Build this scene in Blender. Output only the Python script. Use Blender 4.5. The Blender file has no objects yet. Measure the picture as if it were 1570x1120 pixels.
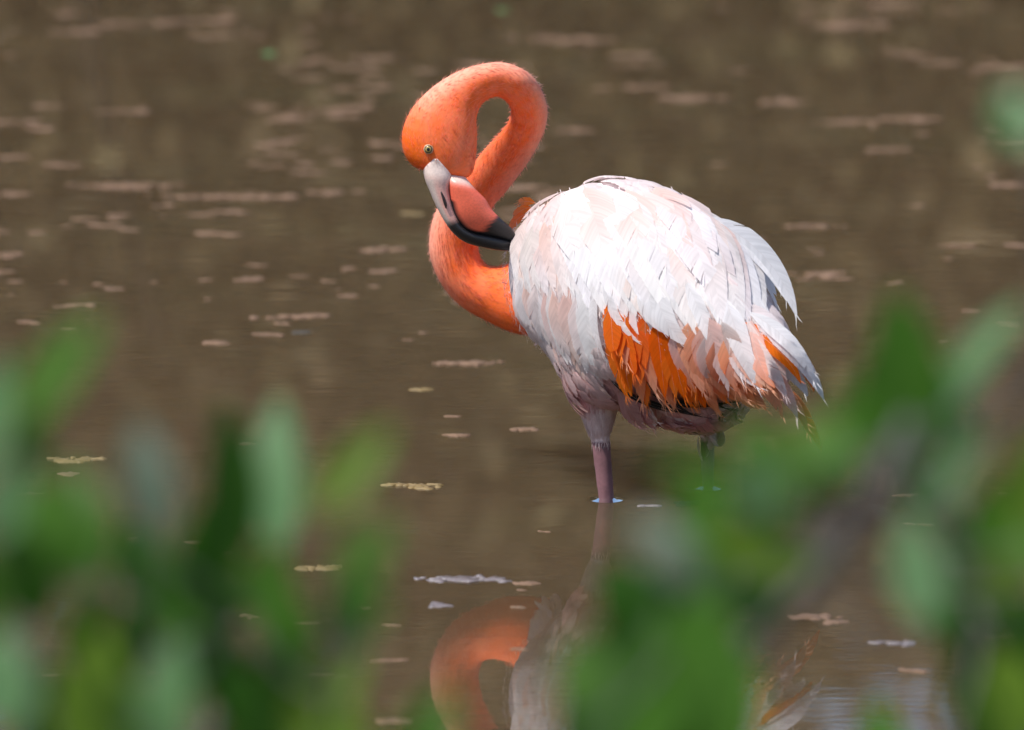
import bpy, math, random
import numpy as np
from mathutils import Vector, Matrix
from mathutils.bvhtree import BVHTree

random.seed(7)
RNG = np.random.default_rng(11)
SC = bpy.context.scene
COL = SC.collection

# ------------------------------------------------------------------ camera
TH = math.radians(10.0)
DIST = 10.0
PX = 0.001                                   # metres per photo pixel at the bird
FWD = Vector((0, math.cos(TH), -math.sin(TH)))
UPV = Vector((0, math.sin(TH), math.cos(TH)))
RGT = Vector((1, 0, 0))
CEN = Vector((-0.143, 0.0, 0.207 / math.cos(TH)))
CAM = CEN - FWD * DIST
cam_d = bpy.data.cameras.new('camera')
cam_d.sensor_width = 36.0
cam_d.lens = 36.0 * DIST / (1570 * PX)
cam_d.clip_start = 0.1
cam_d.clip_end = 3000
cam_d.dof.use_dof = True
cam_d.dof.focus_distance = DIST
cam_d.dof.aperture_fstop = cam_d.lens / 62.0
cam_o = bpy.data.objects.new('camera', cam_d)
COL.objects.link(cam_o)
cam_o.matrix_world = Matrix.Translation(CAM) @ Matrix((RGT, UPV, -FWD)).transposed().to_4x4()
SC.camera = cam_o

# ------------------------------------------------------------------ world, sun, exposure
TOSUN = Vector((-0.42, -0.28, 0.86)).normalized()
elev = math.asin(TOSUN.z)
w = bpy.data.worlds.new('World')
SC.world = w
w.use_nodes = True
nt = w.node_tree
nt.nodes.clear()
sky = nt.nodes.new('ShaderNodeTexSky')
sky.sky_type = 'NISHITA'
sky.sun_disc = False
sky.sun_elevation = elev
sky.sun_rotation = math.atan2(TOSUN.x, TOSUN.y)
bg = nt.nodes.new('ShaderNodeBackground')
bg.inputs['Strength'].default_value = 0.15
wo = nt.nodes.new('ShaderNodeOutputWorld')
nt.links.new(sky.outputs[0], bg.inputs[0])
nt.links.new(bg.outputs[0], wo.inputs[0])
sun_d = bpy.data.lights.new('sun', 'SUN')
sun_d.energy = 4.5
sun_d.angle = math.radians(0.53)
sun_d.color = (1.0, 0.95, 0.88)
sun_o = bpy.data.objects.new('sun', sun_d)
COL.objects.link(sun_o)
sun_o.rotation_euler = TOSUN.to_track_quat('Z', 'Y').to_euler()
sun_o.location = (-4, -2, 8)
SC.view_settings.view_transform = 'Standard'
SC.view_settings.look = 'None'
SC.view_settings.exposure = 0.25
SC.view_settings.gamma = 1.0
SC.view_settings.use_curve_mapping = False
SC.render.engine = 'CYCLES'
SC.cycles.use_denoising = True
SC.cycles.max_bounces = 8
SC.cycles.transparent_max_bounces = 8
SC.cycles.caustics_reflective = False
SC.cycles.caustics_refractive = False


# ------------------------------------------------------------------ helpers
def ray(px, py):
    return FWD + RGT * ((px - 785) * PX / DIST) + UPV * ((560 - py) * PX / DIST)


def P(px, py, Y):
    """world point on the sight line through photo pixel (px, py) at world depth Y"""
    d = ray(px, py)
    return CAM + d * ((Y - CAM.y) / d.y)


def PD(px, py, dist):
    """the same at a given distance from the camera along its axis"""
    return CAM + ray(px, py) * dist


def PW(px, py, z=0.0):
    """where the sight line meets the water"""
    d = ray(px, py)
    return CAM + d * ((z - CAM.z) / d.z)


def to_px(v):
    r = v - CAM
    k = DIST / r.dot(FWD) / PX
    return 785 + r.dot(RGT) * k, 560 - r.dot(UPV) * k


def lin(r, g, b):
    def f(c):
        c /= 255.0
        return c / 12.92 if c <= 0.04045 else ((c + 0.055) / 1.055) ** 2.4
    return np.array((f(r), f(g), f(b)))


def mesh_np(name, verts, quads=None, tris=None, cols=None, smooth=True, normals=None):
    m = bpy.data.meshes.new(name)
    verts = np.asarray(verts, np.float32).reshape(-1, 3)
    nq = 0 if quads is None else len(quads)
    ntri = 0 if tris is None else len(tris)
    loops = np.concatenate([np.asarray(quads, np.int32).ravel() if nq else np.zeros(0, np.int32),
                            np.asarray(tris, np.int32).ravel() if ntri else np.zeros(0, np.int32)])
    m.vertices.add(len(verts))
    m.vertices.foreach_set('co', verts.ravel())
    m.loops.add(len(loops))
    m.loops.foreach_set('vertex_index', loops)
    m.polygons.add(nq + ntri)
    starts = np.concatenate([np.arange(nq) * 4, nq * 4 + np.arange(ntri) * 3]).astype(np.int32)
    m.polygons.foreach_set('loop_start', starts)
    m.update(calc_edges=True)
    m.polygons.foreach_set('use_smooth', np.full(nq + ntri, smooth))
    if cols is not None:
        a = m.color_attributes.new('col', 'FLOAT_COLOR', 'POINT')
        c = np.ones((len(verts), 4), np.float32)
        c[:, :3] = np.clip(cols, 0, 1)
        a.data.foreach_set('color', c.ravel())
    m.validate()
    if normals is not None:
        m.normals_split_custom_set_from_vertices([tuple(n) for n in np.asarray(normals)])
    return m


def obj(name, mesh, mat=None, parent=None, **props):
    o = bpy.data.objects.new(name, mesh)
    COL.objects.link(o)
    if mat is not None and mesh is not None and not mesh.materials:
        mesh.materials.append(mat)
    if parent is not None:
        o.parent = parent
        o.matrix_parent_inverse = Matrix.Translation(-parent.location)
    for k, v in props.items():
        o[k] = v
    return o


def empty(name, loc, **props):
    o = bpy.data.objects.new(name, None)
    COL.objects.link(o)
    o.location = loc
    o.empty_display_size = 0.1
    for k, v in props.items():
        o[k] = v
    return o


class NT:
    def __init__(self, name):
        self.m = bpy.data.materials.new(name)
        self.m.use_nodes = True
        self.t = self.m.node_tree
        self.t.nodes.clear()
        self.out = self.n('ShaderNodeOutputMaterial')

    def n(self, typ, **kw):
        nd = self.t.nodes.new(typ)
        for k, v in kw.items():
            setattr(nd, k, v)
        return nd

    def l(self, a, b):
        self.t.links.new(a, b)

    def noise(self, vec, scale, detail=3, rough=0.5):
        nd = self.n('ShaderNodeTexNoise')
        nd.inputs['Scale'].default_value = scale
        nd.inputs['Detail'].default_value = detail
        nd.inputs['Roughness'].default_value = rough
        if vec is not None:
            self.l(vec, nd.inputs['Vector'])
        return nd.outputs['Fac']

    def mapping(self, vec, scale):
        nd = self.n('ShaderNodeMapping')
        nd.inputs['Scale'].default_value = scale
        self.l(vec, nd.inputs['Vector'])
        return nd.outputs[0]

    def ramp(self, fac, stops):
        nd = self.n('ShaderNodeValToRGB')
        e = nd.color_ramp.elements
        while len(e) < len(stops):
            e.new(0.5)
        for el, (p, c) in zip(e, stops):
            el.position = p
            el.color = (c[0], c[1], c[2], 1) if hasattr(c, '__len__') else (c, c, c, 1)
        self.l(fac, nd.inputs[0])
        return nd.outputs[0]

    def mixc(self, fac, a, b, blend='MIX'):
        nd = self.n('ShaderNodeMix', data_type='RGBA', blend_type=blend)
        for sock, v in ((nd.inputs[0], fac), (nd.inputs[6], a), (nd.inputs[7], b)):
            if hasattr(v, 'is_output'):
                self.l(v, sock)
            elif hasattr(v, '__len__'):
                sock.default_value = (v[0], v[1], v[2], 1)
            else:
                sock.default_value = v
        return nd.outputs[2]

    def principled(self, color, rough=0.5, **kw):
        nd = self.n('ShaderNodeBsdfPrincipled')
        if hasattr(color, 'is_output'):
            self.l(color, nd.inputs['Base Color'])
        else:
            nd.inputs['Base Color'].default_value = (color[0], color[1], color[2], 1)
        nd.inputs['Roughness'].default_value = rough
        for k, v in kw.items():
            nd.inputs[k].default_value = v
        return nd

    def mixs(self, fac, a, b):
        nd = self.n('ShaderNodeMixShader')
        if hasattr(fac, 'is_output'):
            self.l(fac, nd.inputs[0])
        else:
            nd.inputs[0].default_value = fac
        self.l(a, nd.inputs[1])
        self.l(b, nd.inputs[2])
        return nd.outputs[0]

    def bump(self, h, strength, dist=0.01):
        nd = self.n('ShaderNodeBump')
        nd.inputs['Strength'].default_value = strength
        nd.inputs['Distance'].default_value = dist
        self.l(h, nd.inputs['Height'])
        return nd.outputs[0]

    def done(self, sh):
        self.l(sh, self.out.inputs['Surface'])
        return self.m


# ------------------------------------------------------------------ materials
def mat_plumage(name, transl=0.25, sheen=0.3):
    T = NT(name)
    a = T.n('ShaderNodeAttribute', attribute_name='col')
    g = T.n('ShaderNodeNewGeometry')
    nz = T.noise(g.outputs['Position'], 90, 3)
    c = T.mixc(T.ramp(nz, [(0.3, 0.0), (0.75, 0.16)]), a.outputs['Color'], (0.95, 0.62, 0.55))
    p = T.principled(a.outputs['Color'], 0.65)
    p.inputs['Specular IOR Level'].default_value = 0.25
    p.inputs['Sheen Weight'].default_value = sheen
    p.inputs['Sheen Roughness'].default_value = 0.4
    tr = T.n('ShaderNodeBsdfTranslucent')
    T.l(a.outputs['Color'], tr.inputs['Color'])
    return T.done(T.mixs(transl, p.outputs[0], tr.outputs[0]))


def mat_vcol(name, rough=0.4, spec=0.5, bump=0.0, scale=200):
    T = NT(name)
    a = T.n('ShaderNodeAttribute', attribute_name='col')
    g = T.n('ShaderNodeNewGeometry')
    nz = T.noise(g.outputs['Position'], scale, 4)
    c = T.mixc(T.ramp(nz, [(0.35, 0.0), (0.8, 0.22)]), a.outputs['Color'], (0.02, 0.015, 0.015))
    p = T.principled(c, rough)
    p.inputs['Specular IOR Level'].default_value = spec
    if bump:
        T.l(T.bump(nz, bump, 0.002), p.inputs['Normal'])
    return T.done(p.outputs[0])


def mat_water():
    T = NT('muddy_water')
    g = T.n('ShaderNodeNewGeometry')
    pos = g.outputs['Position']
    big = T.noise(T.mapping(pos, (1.0, 1.6, 1)), 0.9, 4, 0.55)
    mid = T.noise(T.mapping(pos, (2.0, 5.0, 1)), 2.4, 5, 0.65)
    c = T.ramp(big, [(0.3, (0.072, 0.049, 0.026)), (0.52, (0.084, 0.058, 0.031)), (0.72, (0.080, 0.063, 0.032))])
    c = T.mixc(T.ramp(mid, [(0.42, 0.0), (0.75, 0.5)]), c, (0.098, 0.064, 0.038))
    fine = T.noise(T.mapping(pos, (2.5, 22.0, 1)), 2.2, 6, 0.7)
    c = T.mixc(T.ramp(fine, [(0.40, 0.0), (0.72, 0.55)]), c, (0.108, 0.076, 0.045))
    d = T.n('ShaderNodeSubsurfaceScattering', falloff='BURLEY')
    T.l(c, d.inputs['Color'])
    d.inputs['Radius'].default_value = (0.60, 0.45, 0.30)
    d.inputs['Scale'].default_value = 1.0
    t = T.n('ShaderNodeBsdfTransparent')
    t.inputs['Color'].default_value = (0.85, 0.72, 0.55, 1)
    gl = T.n('ShaderNodeBsdfGlossy')
    gl.inputs['Roughness'].default_value = 0.012
    gl.inputs['Color'].default_value = (1, 1, 1, 1)
    r1 = T.noise(T.mapping(pos, (2.2, 5.5, 1)), 3.0, 2, 0.5)
    r2 = T.noise(T.mapping(pos, (9.0, 26.0, 1)), 2.6, 2, 0.5)
    add = T.n('ShaderNodeMath', operation='MULTIPLY_ADD')
    T.l(r2, add.inputs[0])
    add.inputs[1].default_value = 0.12
    T.l(r1, add.inputs[2])
    bn = T.bump(add.outputs[0], 0.30, 0.00026)
    T.l(bn, gl.inputs['Normal'])
    fr = T.n('ShaderNodeFresnel')
    fr.inputs['IOR'].default_value = 1.33
    T.l(bn, fr.inputs['Normal'])
    under = T.mixs(0.16, d.outputs[0], t.outputs[0])
    return T.done(T.mixs(fr.outputs[0], under, gl.outputs[0]))


def mat_ground():
    T = NT('bank_mud')
    g = T.n('ShaderNodeNewGeometry')
    n1 = T.noise(g.outputs['Position'], 1.3, 6, 0.6)
    n2 = T.noise(g.outputs['Position'], 14, 5, 0.6)
    c = T.ramp(n1, [(0.3, (0.10, 0.075, 0.046)), (0.55, (0.12, 0.09, 0.056)), (0.75, (0.10, 0.09, 0.046))])
    c = T.mixc(T.ramp(n2, [(0.35, 0.0), (0.8, 0.6)]), c, (0.085, 0.062, 0.04))
    p = T.principled(c, 0.85)
    T.l(T.bump(n2, 0.6, 0.05), p.inputs['Normal'])
    return T.done(p.outputs[0])


def mat_leaf():
    T = NT('leathery_leaf')
    a = T.n('ShaderNodeObjectInfo')
    g = T.n('ShaderNodeNewGeometry')
    tc = T.n('ShaderNodeTexCoord')
    nz = T.noise(tc.outputs['Object'], 6, 4)
    c = T.mixc(T.ramp(nz, [(0.35, 0.0), (0.7, 0.35)]), a.outputs['Color'], (0.10, 0.17, 0.03))
    c = T.mixc(g.outputs['Backfacing'], c, (0.17, 0.24, 0.13))
    p = T.principled(c, 0.42)
    T.l(a.outputs['Alpha'], p.inputs['Specular IOR Level'])
    p.inputs['Coat Weight'].default_value = 0.0
    p.inputs['Coat Roughness'].default_value = 0.25
    tr = T.n('ShaderNodeBsdfTranslucent')
    tcx = T.mixc(0.5, c, (0.10, 0.30, 0.02))
    T.l(tcx, tr.inputs['Color'])
    return T.done(T.mixs(0.42, p.outputs[0], tr.outputs[0]))


def mat_bark():
    T = NT('twig_bark')
    g = T.n('ShaderNodeNewGeometry')
    nz = T.noise(T.mapping(g.outputs['Position'], (30, 30, 8)), 3, 5, 0.6)
    c = T.ramp(nz, [(0.3, (0.05, 0.045, 0.042)), (0.7, (0.13, 0.115, 0.11))])
    p = T.principled(c, 0.75)
    T.l(T.bump(nz, 0.6, 0.006), p.inputs['Normal'])
    return T.done(p.outputs[0])


def mat_flat(name, color, rough=0.6, var=0.35, scale=60, bump=0.4):
    T = NT(name)
    g = T.n('ShaderNodeNewGeometry')
    nz = T.noise(g.outputs['Position'], scale, 5, 0.65)
    dk = tuple(x * 0.45 for x in color)
    c = T.mixc(T.ramp(nz, [(0.35, 0.0), (0.75, var * 2)]), color, dk)
    p = T.principled(c, rough)
    T.l(T.bump(nz, bump, 0.006), p.inputs['Normal'])
    return T.done(p.outputs[0])


def mat_thicket():
    T = NT('far_foliage')
    a = T.n('ShaderNodeAttribute', attribute_name='col')
    d = T.principled(a.outputs['Color'], 1.0)
    d.inputs['Specular IOR Level'].default_value = 0.0
    tr = T.n('ShaderNodeBsdfTranslucent')
    T.l(a.outputs['Color'], tr.inputs['Color'])
    return T.done(T.mixs(0.35, d.outputs[0], tr.outputs[0]))


M_FEATH = mat_plumage('feather_vane', 0.48, 0.05)
M_DOWN = mat_plumage('fine_plumage', 0.36, 0.25)
M_BODY = mat_vcol('bird_skin', 0.7, 0.2)
M_BILL = mat_vcol('bill_horn', 0.36, 0.5, 0.12, 320)
M_WATER = mat_water()
M_GROUND = mat_ground()
M_LEAF = mat_leaf()
M_BARK = mat_bark()
M_THICK = mat_thicket()

# ------------------------------------------------------------------ ground, water, far bank
def ground_h(x, y):
    h = -0.32 + 0.03 * math.sin(x * 1.7 + 0.6 * y) * math.cos(y * 1.3)
    if y < -2.4:
        t = min(1, (-2.4 - y) / 4.2)
        h += 1.00 * t * t * (3 - 2 * t) + 0.02 * math.sin(3 * x) * t
    if y > 19:
        t = min(1, (y - 19) / 5)
        h += 0.95 * t * t * (3 - 2 * t)
    if y > 25.2:                              # unseen slope added behind the thicket to block sky in its gaps
        t = min(1, (y - 25.2) / 2.8)
        backing_slope = 7.0 + 0.3 * math.sin(0.8 * x)
        for cx, hw in ((2.1, 1.05), (-3.35, 0.85)):
            backing_slope -= (backing_slope - 5.2) * math.exp(-((x - cx) / hw) ** 4)
        h += backing_slope * t * t * (3 - 2 * t)
    return h


xs = np.unique(np.concatenate([np.linspace(-700, -30, 12), np.linspace(-30, 30, 41), np.linspace(-8, 8, 65), np.linspace(30, 700, 12)]))
ys = np.unique(np.concatenate([np.linspace(-700, -14, 10), np.linspace(-14, 30, 67), np.linspace(30, 900, 12)]))
gv = [(x, y, ground_h(x, y)) for y in ys for x in xs]
nx = len(xs)
gq = [(j * nx + i, j * nx + i + 1, (j + 1) * nx + i + 1, (j + 1) * nx + i) for j in range(len(ys) - 1) for i in range(nx - 1)]
obj('ground', mesh_np('ground', gv, gq), M_GROUND, kind='structure', label='brown muddy bank and pond bed', category='ground')
wq = [(-160, -6, 0), (160, -6, 0), (160, 30, 0), (-160, 30, 0)]
water = obj('water', mesh_np('water', wq, [(0, 1, 2, 3)], smooth=False), M_WATER, kind='structure', label='still murky brown pond water', category='water')


# thicket on the far bank: only its mirror image in the pond is in view
def thicket():
    n = 130000
    x = RNG.uniform(-10, 10, n)
    y = 24 + RNG.normal(0, 1.0, n)
    top = 7.9 + 0.5 * np.sin(x * 0.9 + 0.5) + 0.4 * np.sin(x * 2.3 + 1) + 0.2 * np.sin(x * 5.1)
    for cx, hw in ((1.85, 0.70), (-2.95, 0.6)):
        top = top + (5.62 - top) * np.exp(-((x - cx) / hw) ** 4)
    z = 0.4 + (top - 0.4) * RNG.uniform(0, 1, n) ** 0.8
    c = np.stack([x, y, z], 1)
    a = RNG.normal(size=(n, 3))
    a /= np.linalg.norm(a, axis=1, keepdims=True)
    b = np.cross(a, RNG.normal(size=(n, 3)))
    b /= np.linalg.norm(b, axis=1, keepdims=True)
    L = RNG.uniform(0.05, 0.125, (n, 1))
    v = np.stack([c - a * L, c + b * L * 0.45, c + a * L, c - b * L * 0.45], 1)
    col = np.array([0.27, 0.21, 0.115]) * RNG.uniform(0.6, 1.5, (n, 1)) + RNG.uniform(0, 0.02, (n, 3))
    cols = np.repeat(col, 4, 0)
    q = np.arange(n * 4).reshape(-1, 4)
    V = [v.reshape(-1, 3)]
    Q = [q]
    C = [cols]
    base = n * 4
    for k in range(44):                       # trunks inside the mass
        tx, ty = RNG.uniform(-9.5, 9.5), 24 + RNG.normal(0, 0.8)
        hh = RNG.uniform(3, 5)
        pts = []
        for i in range(7):
            t = i / 6
            r = 0.12 * (1 - 0.7 * t)
            cx = tx + 0.35 * math.sin(t * 2.4 + k)
            for j in range(5):
                an = j * math.tau / 5
                pts.append((cx + r * math.cos(an), ty + r * math.sin(an), 0.2 + hh * t))
        V.append(np.array(pts))
        qq = [(base + i * 5 + j, base + i * 5 + (j + 1) % 5, base + (i + 1) * 5 + (j + 1) % 5, base + (i + 1) * 5 + j) for i in range(6) for j in range(5)]
        Q.append(np.array(qq))
        C.append(np.tile([0.09, 0.07, 0.05], (35, 1)))
        base += 35
    m = mesh_np('mangrove_thicket', np.concatenate(V), np.concatenate(Q), None, np.concatenate(C), smooth=False)
    obj('mangrove_thicket', m, M_THICK, kind='stuff', label='tan and olive thicket on the far bank mirrored in the pond', category='thicket')


thicket()

# ------------------------------------------------------------------ flamingo: one continuous body
TAIL = Vector((0.66, -0.69, -0.28)).normalized()
LEFT = Vector((-0.72, -0.69, 0)).normalized()
DORS = TAIL.cross(LEFT).normalized()
if DORS.z < 0:
    DORS = -DORS
DEPTH = Vector((0, 1, 0.0))


def ring_loft(rings, cap=True):
    n = len(rings[0])
    v = [p for r in rings for p in r]
    q = [(i * n + j, i * n + (j + 1) % n, (i + 1) * n + (j + 1) % n, (i + 1) * n + j) for i in range(len(rings) - 1) for j in range(n)]
    t = []
    if cap:
        a = len(v)
        v.append(sum((Vector(p) for p in rings[0]), Vector()) / n)
        v.append(sum((Vector(p) for p in rings[-1]), Vector()) / n)
        t += [(a, (j + 1) % n, j) for j in range(n)]
        b = (len(rings) - 1) * n
        t += [(a + 1, b + j, b + (j + 1) % n) for j in range(n)]
    return v, q, t


def resample(st, k):
    """Catmull-Rom through rows of numbers"""
    a = np.array(st, float)
    p = np.vstack([2 * a[0] - a[1], a, 2 * a[-1] - a[-2]])
    out = []
    for i in range(1, len(p) - 2):
        for s in range(k):
            t = s / k
            out.append(0.5 * ((2 * p[i]) + (-p[i - 1] + p[i + 1]) * t + (2 * p[i - 1] - 5 * p[i] + 4 * p[i + 1] - p[i + 2]) * t * t
                              + (-p[i - 1] + 3 * p[i] - 3 * p[i + 1] + p[i + 2]) * t ** 3))
    out.append(a[-1])
    return np.array(out)


# stations: outer edge x, y, inner edge x, y (photo pixels), half thickness in depth, depth
NECK = [
    (652, 262, 706, 276, 0.020, 0.066),
    (634, 256, 722, 270, 0.031, 0.066),
    (619, 236, 729, 252, 0.038, 0.067),
    (616, 204, 731, 232, 0.041, 0.068),
    (630, 168, 732, 206, 0.040, 0.070),
    (660, 136, 731, 182, 0.036, 0.074),
    (697, 112, 738, 162, 0.032, 0.080),
    (735, 99, 750, 152, 0.030, 0.086),
    (775, 96, 765, 149, 0.030, 0.094),
    (816, 116, 777, 158, 0.031, 0.104),
    (838, 156, 782, 172, 0.032, 0.133),
    (838, 192, 778, 188, 0.033, 0.162),
    (824, 226, 765, 205, 0.034, 0.192),
    (806, 256, 745, 226, 0.035, 0.221),
    (780, 290, 722, 254, 0.036, 0.249),
    (756, 318, 693, 288, 0.038, 0.276),
    (739, 346, 667, 326, 0.040, 0.301),
    (734, 376, 658, 364, 0.041, 0.307),
    (738, 396, 660, 398, 0.042, 0.310),
    (750, 408, 676, 436, 0.043, 0.310),
    (768, 408, 704, 468, 0.045, 0.306),
    (790, 400, 744, 492, 0.050, 0.295),
    (822, 390, 790, 512, 0.060, 0.270),
    (870, 390, 850, 520, 0.070, 0.230),
]
NK = resample(NECK, 5)


def station_ring(s, n=20, power=1.0):
    a = P(s[0], s[1], s[5])
    b = P(s[2], s[3], s[5])
    c = (a + b) / 2
    u = (b - a) / 2
    dp = FWD * s[4]
    return [c + u * math.cos(k * math.tau / n) + dp * math.sin(k * math.tau / n) for k in range(n)]


def ellipsoid(c, axes, n=24, m=14):
    rings = []
    for i in range(1, m):
        ph = math.pi * i / m
        rings.append([c + axes[0] * math.cos(ph) + (axes[1] * math.cos(k * math.tau / n) + axes[2] * math.sin(k * math.tau / n)) * math.sin(ph) for k in range(n)])
    return ring_loft(rings)


def tube(pts, radii, n=12, k=5):
    pr = resample([(p[0], p[1], p[2], r) for p, r in zip(pts, radii)], k)
    rings = []
    prev = None
    for i, q in enumerate(pr):
        a = Vector(pr[max(i - 1, 0)][:3])
        b = Vector(pr[min(i + 1, len(pr) - 1)][:3])
        t = (b - a).normalized()
        if prev is None:
            x = t.orthogonal().normalized()
        else:
            x = (prev - t * prev.dot(t)).normalized()
        prev = x
        y = t.cross(x)
        rings.append([Vector(q[:3]) + (x * math.cos(j * math.tau / n) + y * math.sin(j * math.tau / n)) * max(q[3], 1e-4) for j in range(n)])
    return ring_loft(rings)


parts = [ring_loft([station_ring(s) for s in NK])]
parts.append(ellipsoid(P(985, 450, -0.02), (TAIL * 0.235, LEFT * 0.128, DORS * 0.158)))
parts.append(ellipsoid(P(902, 428, 0.075), (TAIL * 0.140, LEFT * 0.108, DORS * 0.130)))
parts.append(ellipsoid(P(950, 530, 0.0), (TAIL * 0.120, LEFT * 0.085, DORS * 0.095)))
parts.append(ellipsoid(P(1030, 566, -0.02), (TAIL * 0.145, LEFT * 0.080, DORS * 0.078)))
parts.append(tube([P(1060, 470, -0.10), P(1130, 520, -0.17), P(1195, 560, -0.235)], [0.105, 0.072, 0.025]))
# legs: near one and far one, with thigh, ankle joint under water and toes on the bed
FOOT_N = P(930, 767, 0.0)
FOOT_F = P(1086, 745, 0.09)


def leg(top, hip, foot, k=1.0):
    kn = foot + Vector((0.006, 0.004, -0.05))
    bt = kn + Vector((-0.012, 0.02, -0.262))
    pp = [hip, top, (top * 0.93 + foot * 0.07), (top * 0.86 + foot * 0.14), top * 0.4 + foot * 0.6, foot, kn + Vector((0, 0, 0.016)), kn, kn - Vector((0, 0, 0.02)), (kn + bt) / 2, bt]
    rr = [0.046 * k, 0.021 * k, 0.0165 * k, 0.0150, 0.0138, 0.0125, 0.014, 0.018, 0.0125, 0.010, 0.011]
    rr = [x * (1 if k > 0.9 or i < 3 else 0.8) for i, x in enumerate(rr)]
    out = [tube(pp, rr, 12, 4)]
    h = -TAIL.copy()
    h.z = 0
    h.normalize()
    for an in (-0.55, 0, 0.55):
        d = Matrix.Rotation(an, 3, 'Z') @ h
        out.append(tube([bt, bt + d * 0.04 + Vector((0, 0, -0.004)), bt + d * 0.09 + Vector((0, 0, -0.008))], [0.010, 0.007, 0.004], 8, 3))
    return out


parts += leg(P(919, 656, 0.0), P(916, 585, 0.0), FOOT_N)
parts += leg(P(1084, 650, 0.09), P(1050, 590, 0.05), FOOT_F, 0.72)

V, Q, T3 = [], [], []
for v, q, t in parts:
    b = len(V)
    V += [tuple(p) for p in v]
    Q += [tuple(i + b for i in f) for f in q]
    T3 += [tuple(i + b for i in f) for f in t]
raw = mesh_np('raw', V, Q, T3)
tmp = bpy.data.objects.new('tmp', raw)
COL.objects.link(tmp)
rm = tmp.modifiers.new('r', 'REMESH')
rm.mode = 'VOXEL'
rm.voxel_size = 0.0042
sm = tmp.modifiers.new('s', 'SMOOTH')
sm.factor = 0.5
sm.iterations = 5
dg = bpy.context.evaluated_depsgraph_get()
body_mesh = bpy.data.meshes.new_from_object(tmp.evaluated_get(dg))
bpy.data.objects.remove(tmp)
body_mesh.name = 'body'
nv = len(body_mesh.vertices)
BV = np.zeros(nv * 3, np.float32)
body_mesh.vertices.foreach_get('co', BV)
BV = BV.reshape(-1, 3)
BN = np.zeros(nv * 3, np.float32)
body_mesh.vertices.foreach_get('normal', BN)
BN = BN.reshape(-1, 3)

# neck centre line, for zones and for feather flow
NC = np.array([list((P(s[0], s[1], s[5]) + P(s[2], s[3], s[5])) / 2) for s in NK])
NR = np.array([max((P(s[0], s[1], s[5]) - P(s[2], s[3], s[5])).length / 2, s[4]) for s in NK])
NTAN = np.gradient(NC, axis=0)
NTAN /= np.linalg.norm(NTAN, axis=1, keepdims=True)
NOUT = np.array([list((P(s[0], s[1], s[5]) - P(s[2], s[3], s[5])).normalized()) for s in NK])


def fbm(p, s, seed=0):
    """cheap smooth pseudo noise in 0..1 on points"""
    r = np.random.default_rng(seed)
    out = np.zeros(len(p))
    for k in range(7):
        d = r.normal(size=3)
        out += np.sin(p @ d * s * (0.7 + 0.35 * k) + r.uniform(0, 6.28)) / (1 + 0.25 * k)
    return np.clip(0.5 + out / 7.5, 0, 1)


ORANGE = np.array([0.97, 0.138, 0.014])
DEEP = np.array([0.84, 0.135, 0.006])
SALMON = np.array([0.96, 0.41, 0.29])
WHITE = np.array([0.86, 0.80, 0.80])
BLUSH = np.array([0.84, 0.60, 0.56])
MAUVE = np.array([0.56, 0.28, 0.27])
LEGC = np.array([0.23, 0.115, 0.125])


def zones(pts):
    """colour of the plumage, with a sunlit highlight painted on the neck, and zone index (0 trunk, 1 neck, 2 leg) for points on the bird"""
    pts = np.asarray(pts, float)
    d2 = ((pts[:, None, :] - NC[None, ::2, :]) ** 2).sum(2)
    ni = d2.argmin(1) * 2
    nd = np.sqrt(d2.min(1)) / NR[ni]
    rel = pts - np.array(CAM)
    k = DIST / (rel @ np.array(FWD)) / PX
    px = 785 + rel[:, 0] * k
    py = 560 - (rel @ np.array(UPV)) * k
    neck = ((nd < 1.25) & (ni < 113)) | ((px < 772) & (py < 500))
    f1 = fbm(pts, 45, 1)[:, None]
    f2 = fbm(pts, 120, 2)[:, None]
    col = WHITE * (1 - 0.55 * f1) + BLUSH * 0.55 * f1
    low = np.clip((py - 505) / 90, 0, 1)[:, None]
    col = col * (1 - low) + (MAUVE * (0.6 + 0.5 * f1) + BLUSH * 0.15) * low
    # neck
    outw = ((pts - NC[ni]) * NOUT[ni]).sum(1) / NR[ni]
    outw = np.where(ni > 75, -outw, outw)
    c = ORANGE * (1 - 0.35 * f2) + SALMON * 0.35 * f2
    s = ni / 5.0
    sunlit_pale = (np.clip((s - 3.0) / 2, 0, 1) * np.clip((20.5 - s) / 3, 0, 1) * np.clip(outw * 1.1 - 0.12, 0, 0.92))[:, None]
    c = c * (1 - sunlit_pale) + SALMON * sunlit_pale  # pinker nape and neck top, plus sun highlight painted along the outer edge
    face = np.clip((4.6 - s) / 2.0, 0, 1)[:, None] * np.clip(0.4 + 0.9 * outw, 0, 1)[:, None]
    c = c * (1 - face) + DEEP * face
    base = np.clip((s - 19.0) / 2.0, 0, 1)[:, None]
    c = c * (1 - 0.45 * base) + DEEP * 0.45 * base
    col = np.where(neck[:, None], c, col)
    # legs
    lz = np.clip((py - 674) / 8, 0, 1)
    leg_m = (lz > 0.5) & ((pts[:, 2] < 0.11))
    thigh = (py > 628) & (py <= 680) & (px < 950) & ~leg_m
    tc = np.array([0.88, 0.68, 0.66]) * (1 - 0.3 * f2)
    col = np.where(thigh[:, None], tc, col)
    col = np.where(leg_m[:, None], LEGC * (0.8 + 0.5 * f2), col)
    ank = leg_m & (np.abs(pts[:, 2] + 0.05) < 0.02)
    col = np.where(ank[:, None], np.array([0.5, 0.13, 0.1]), col)
    zone = np.where(leg_m, 2, np.where(neck, 1, 0))
    return col, zone, ni, px, py


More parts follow.
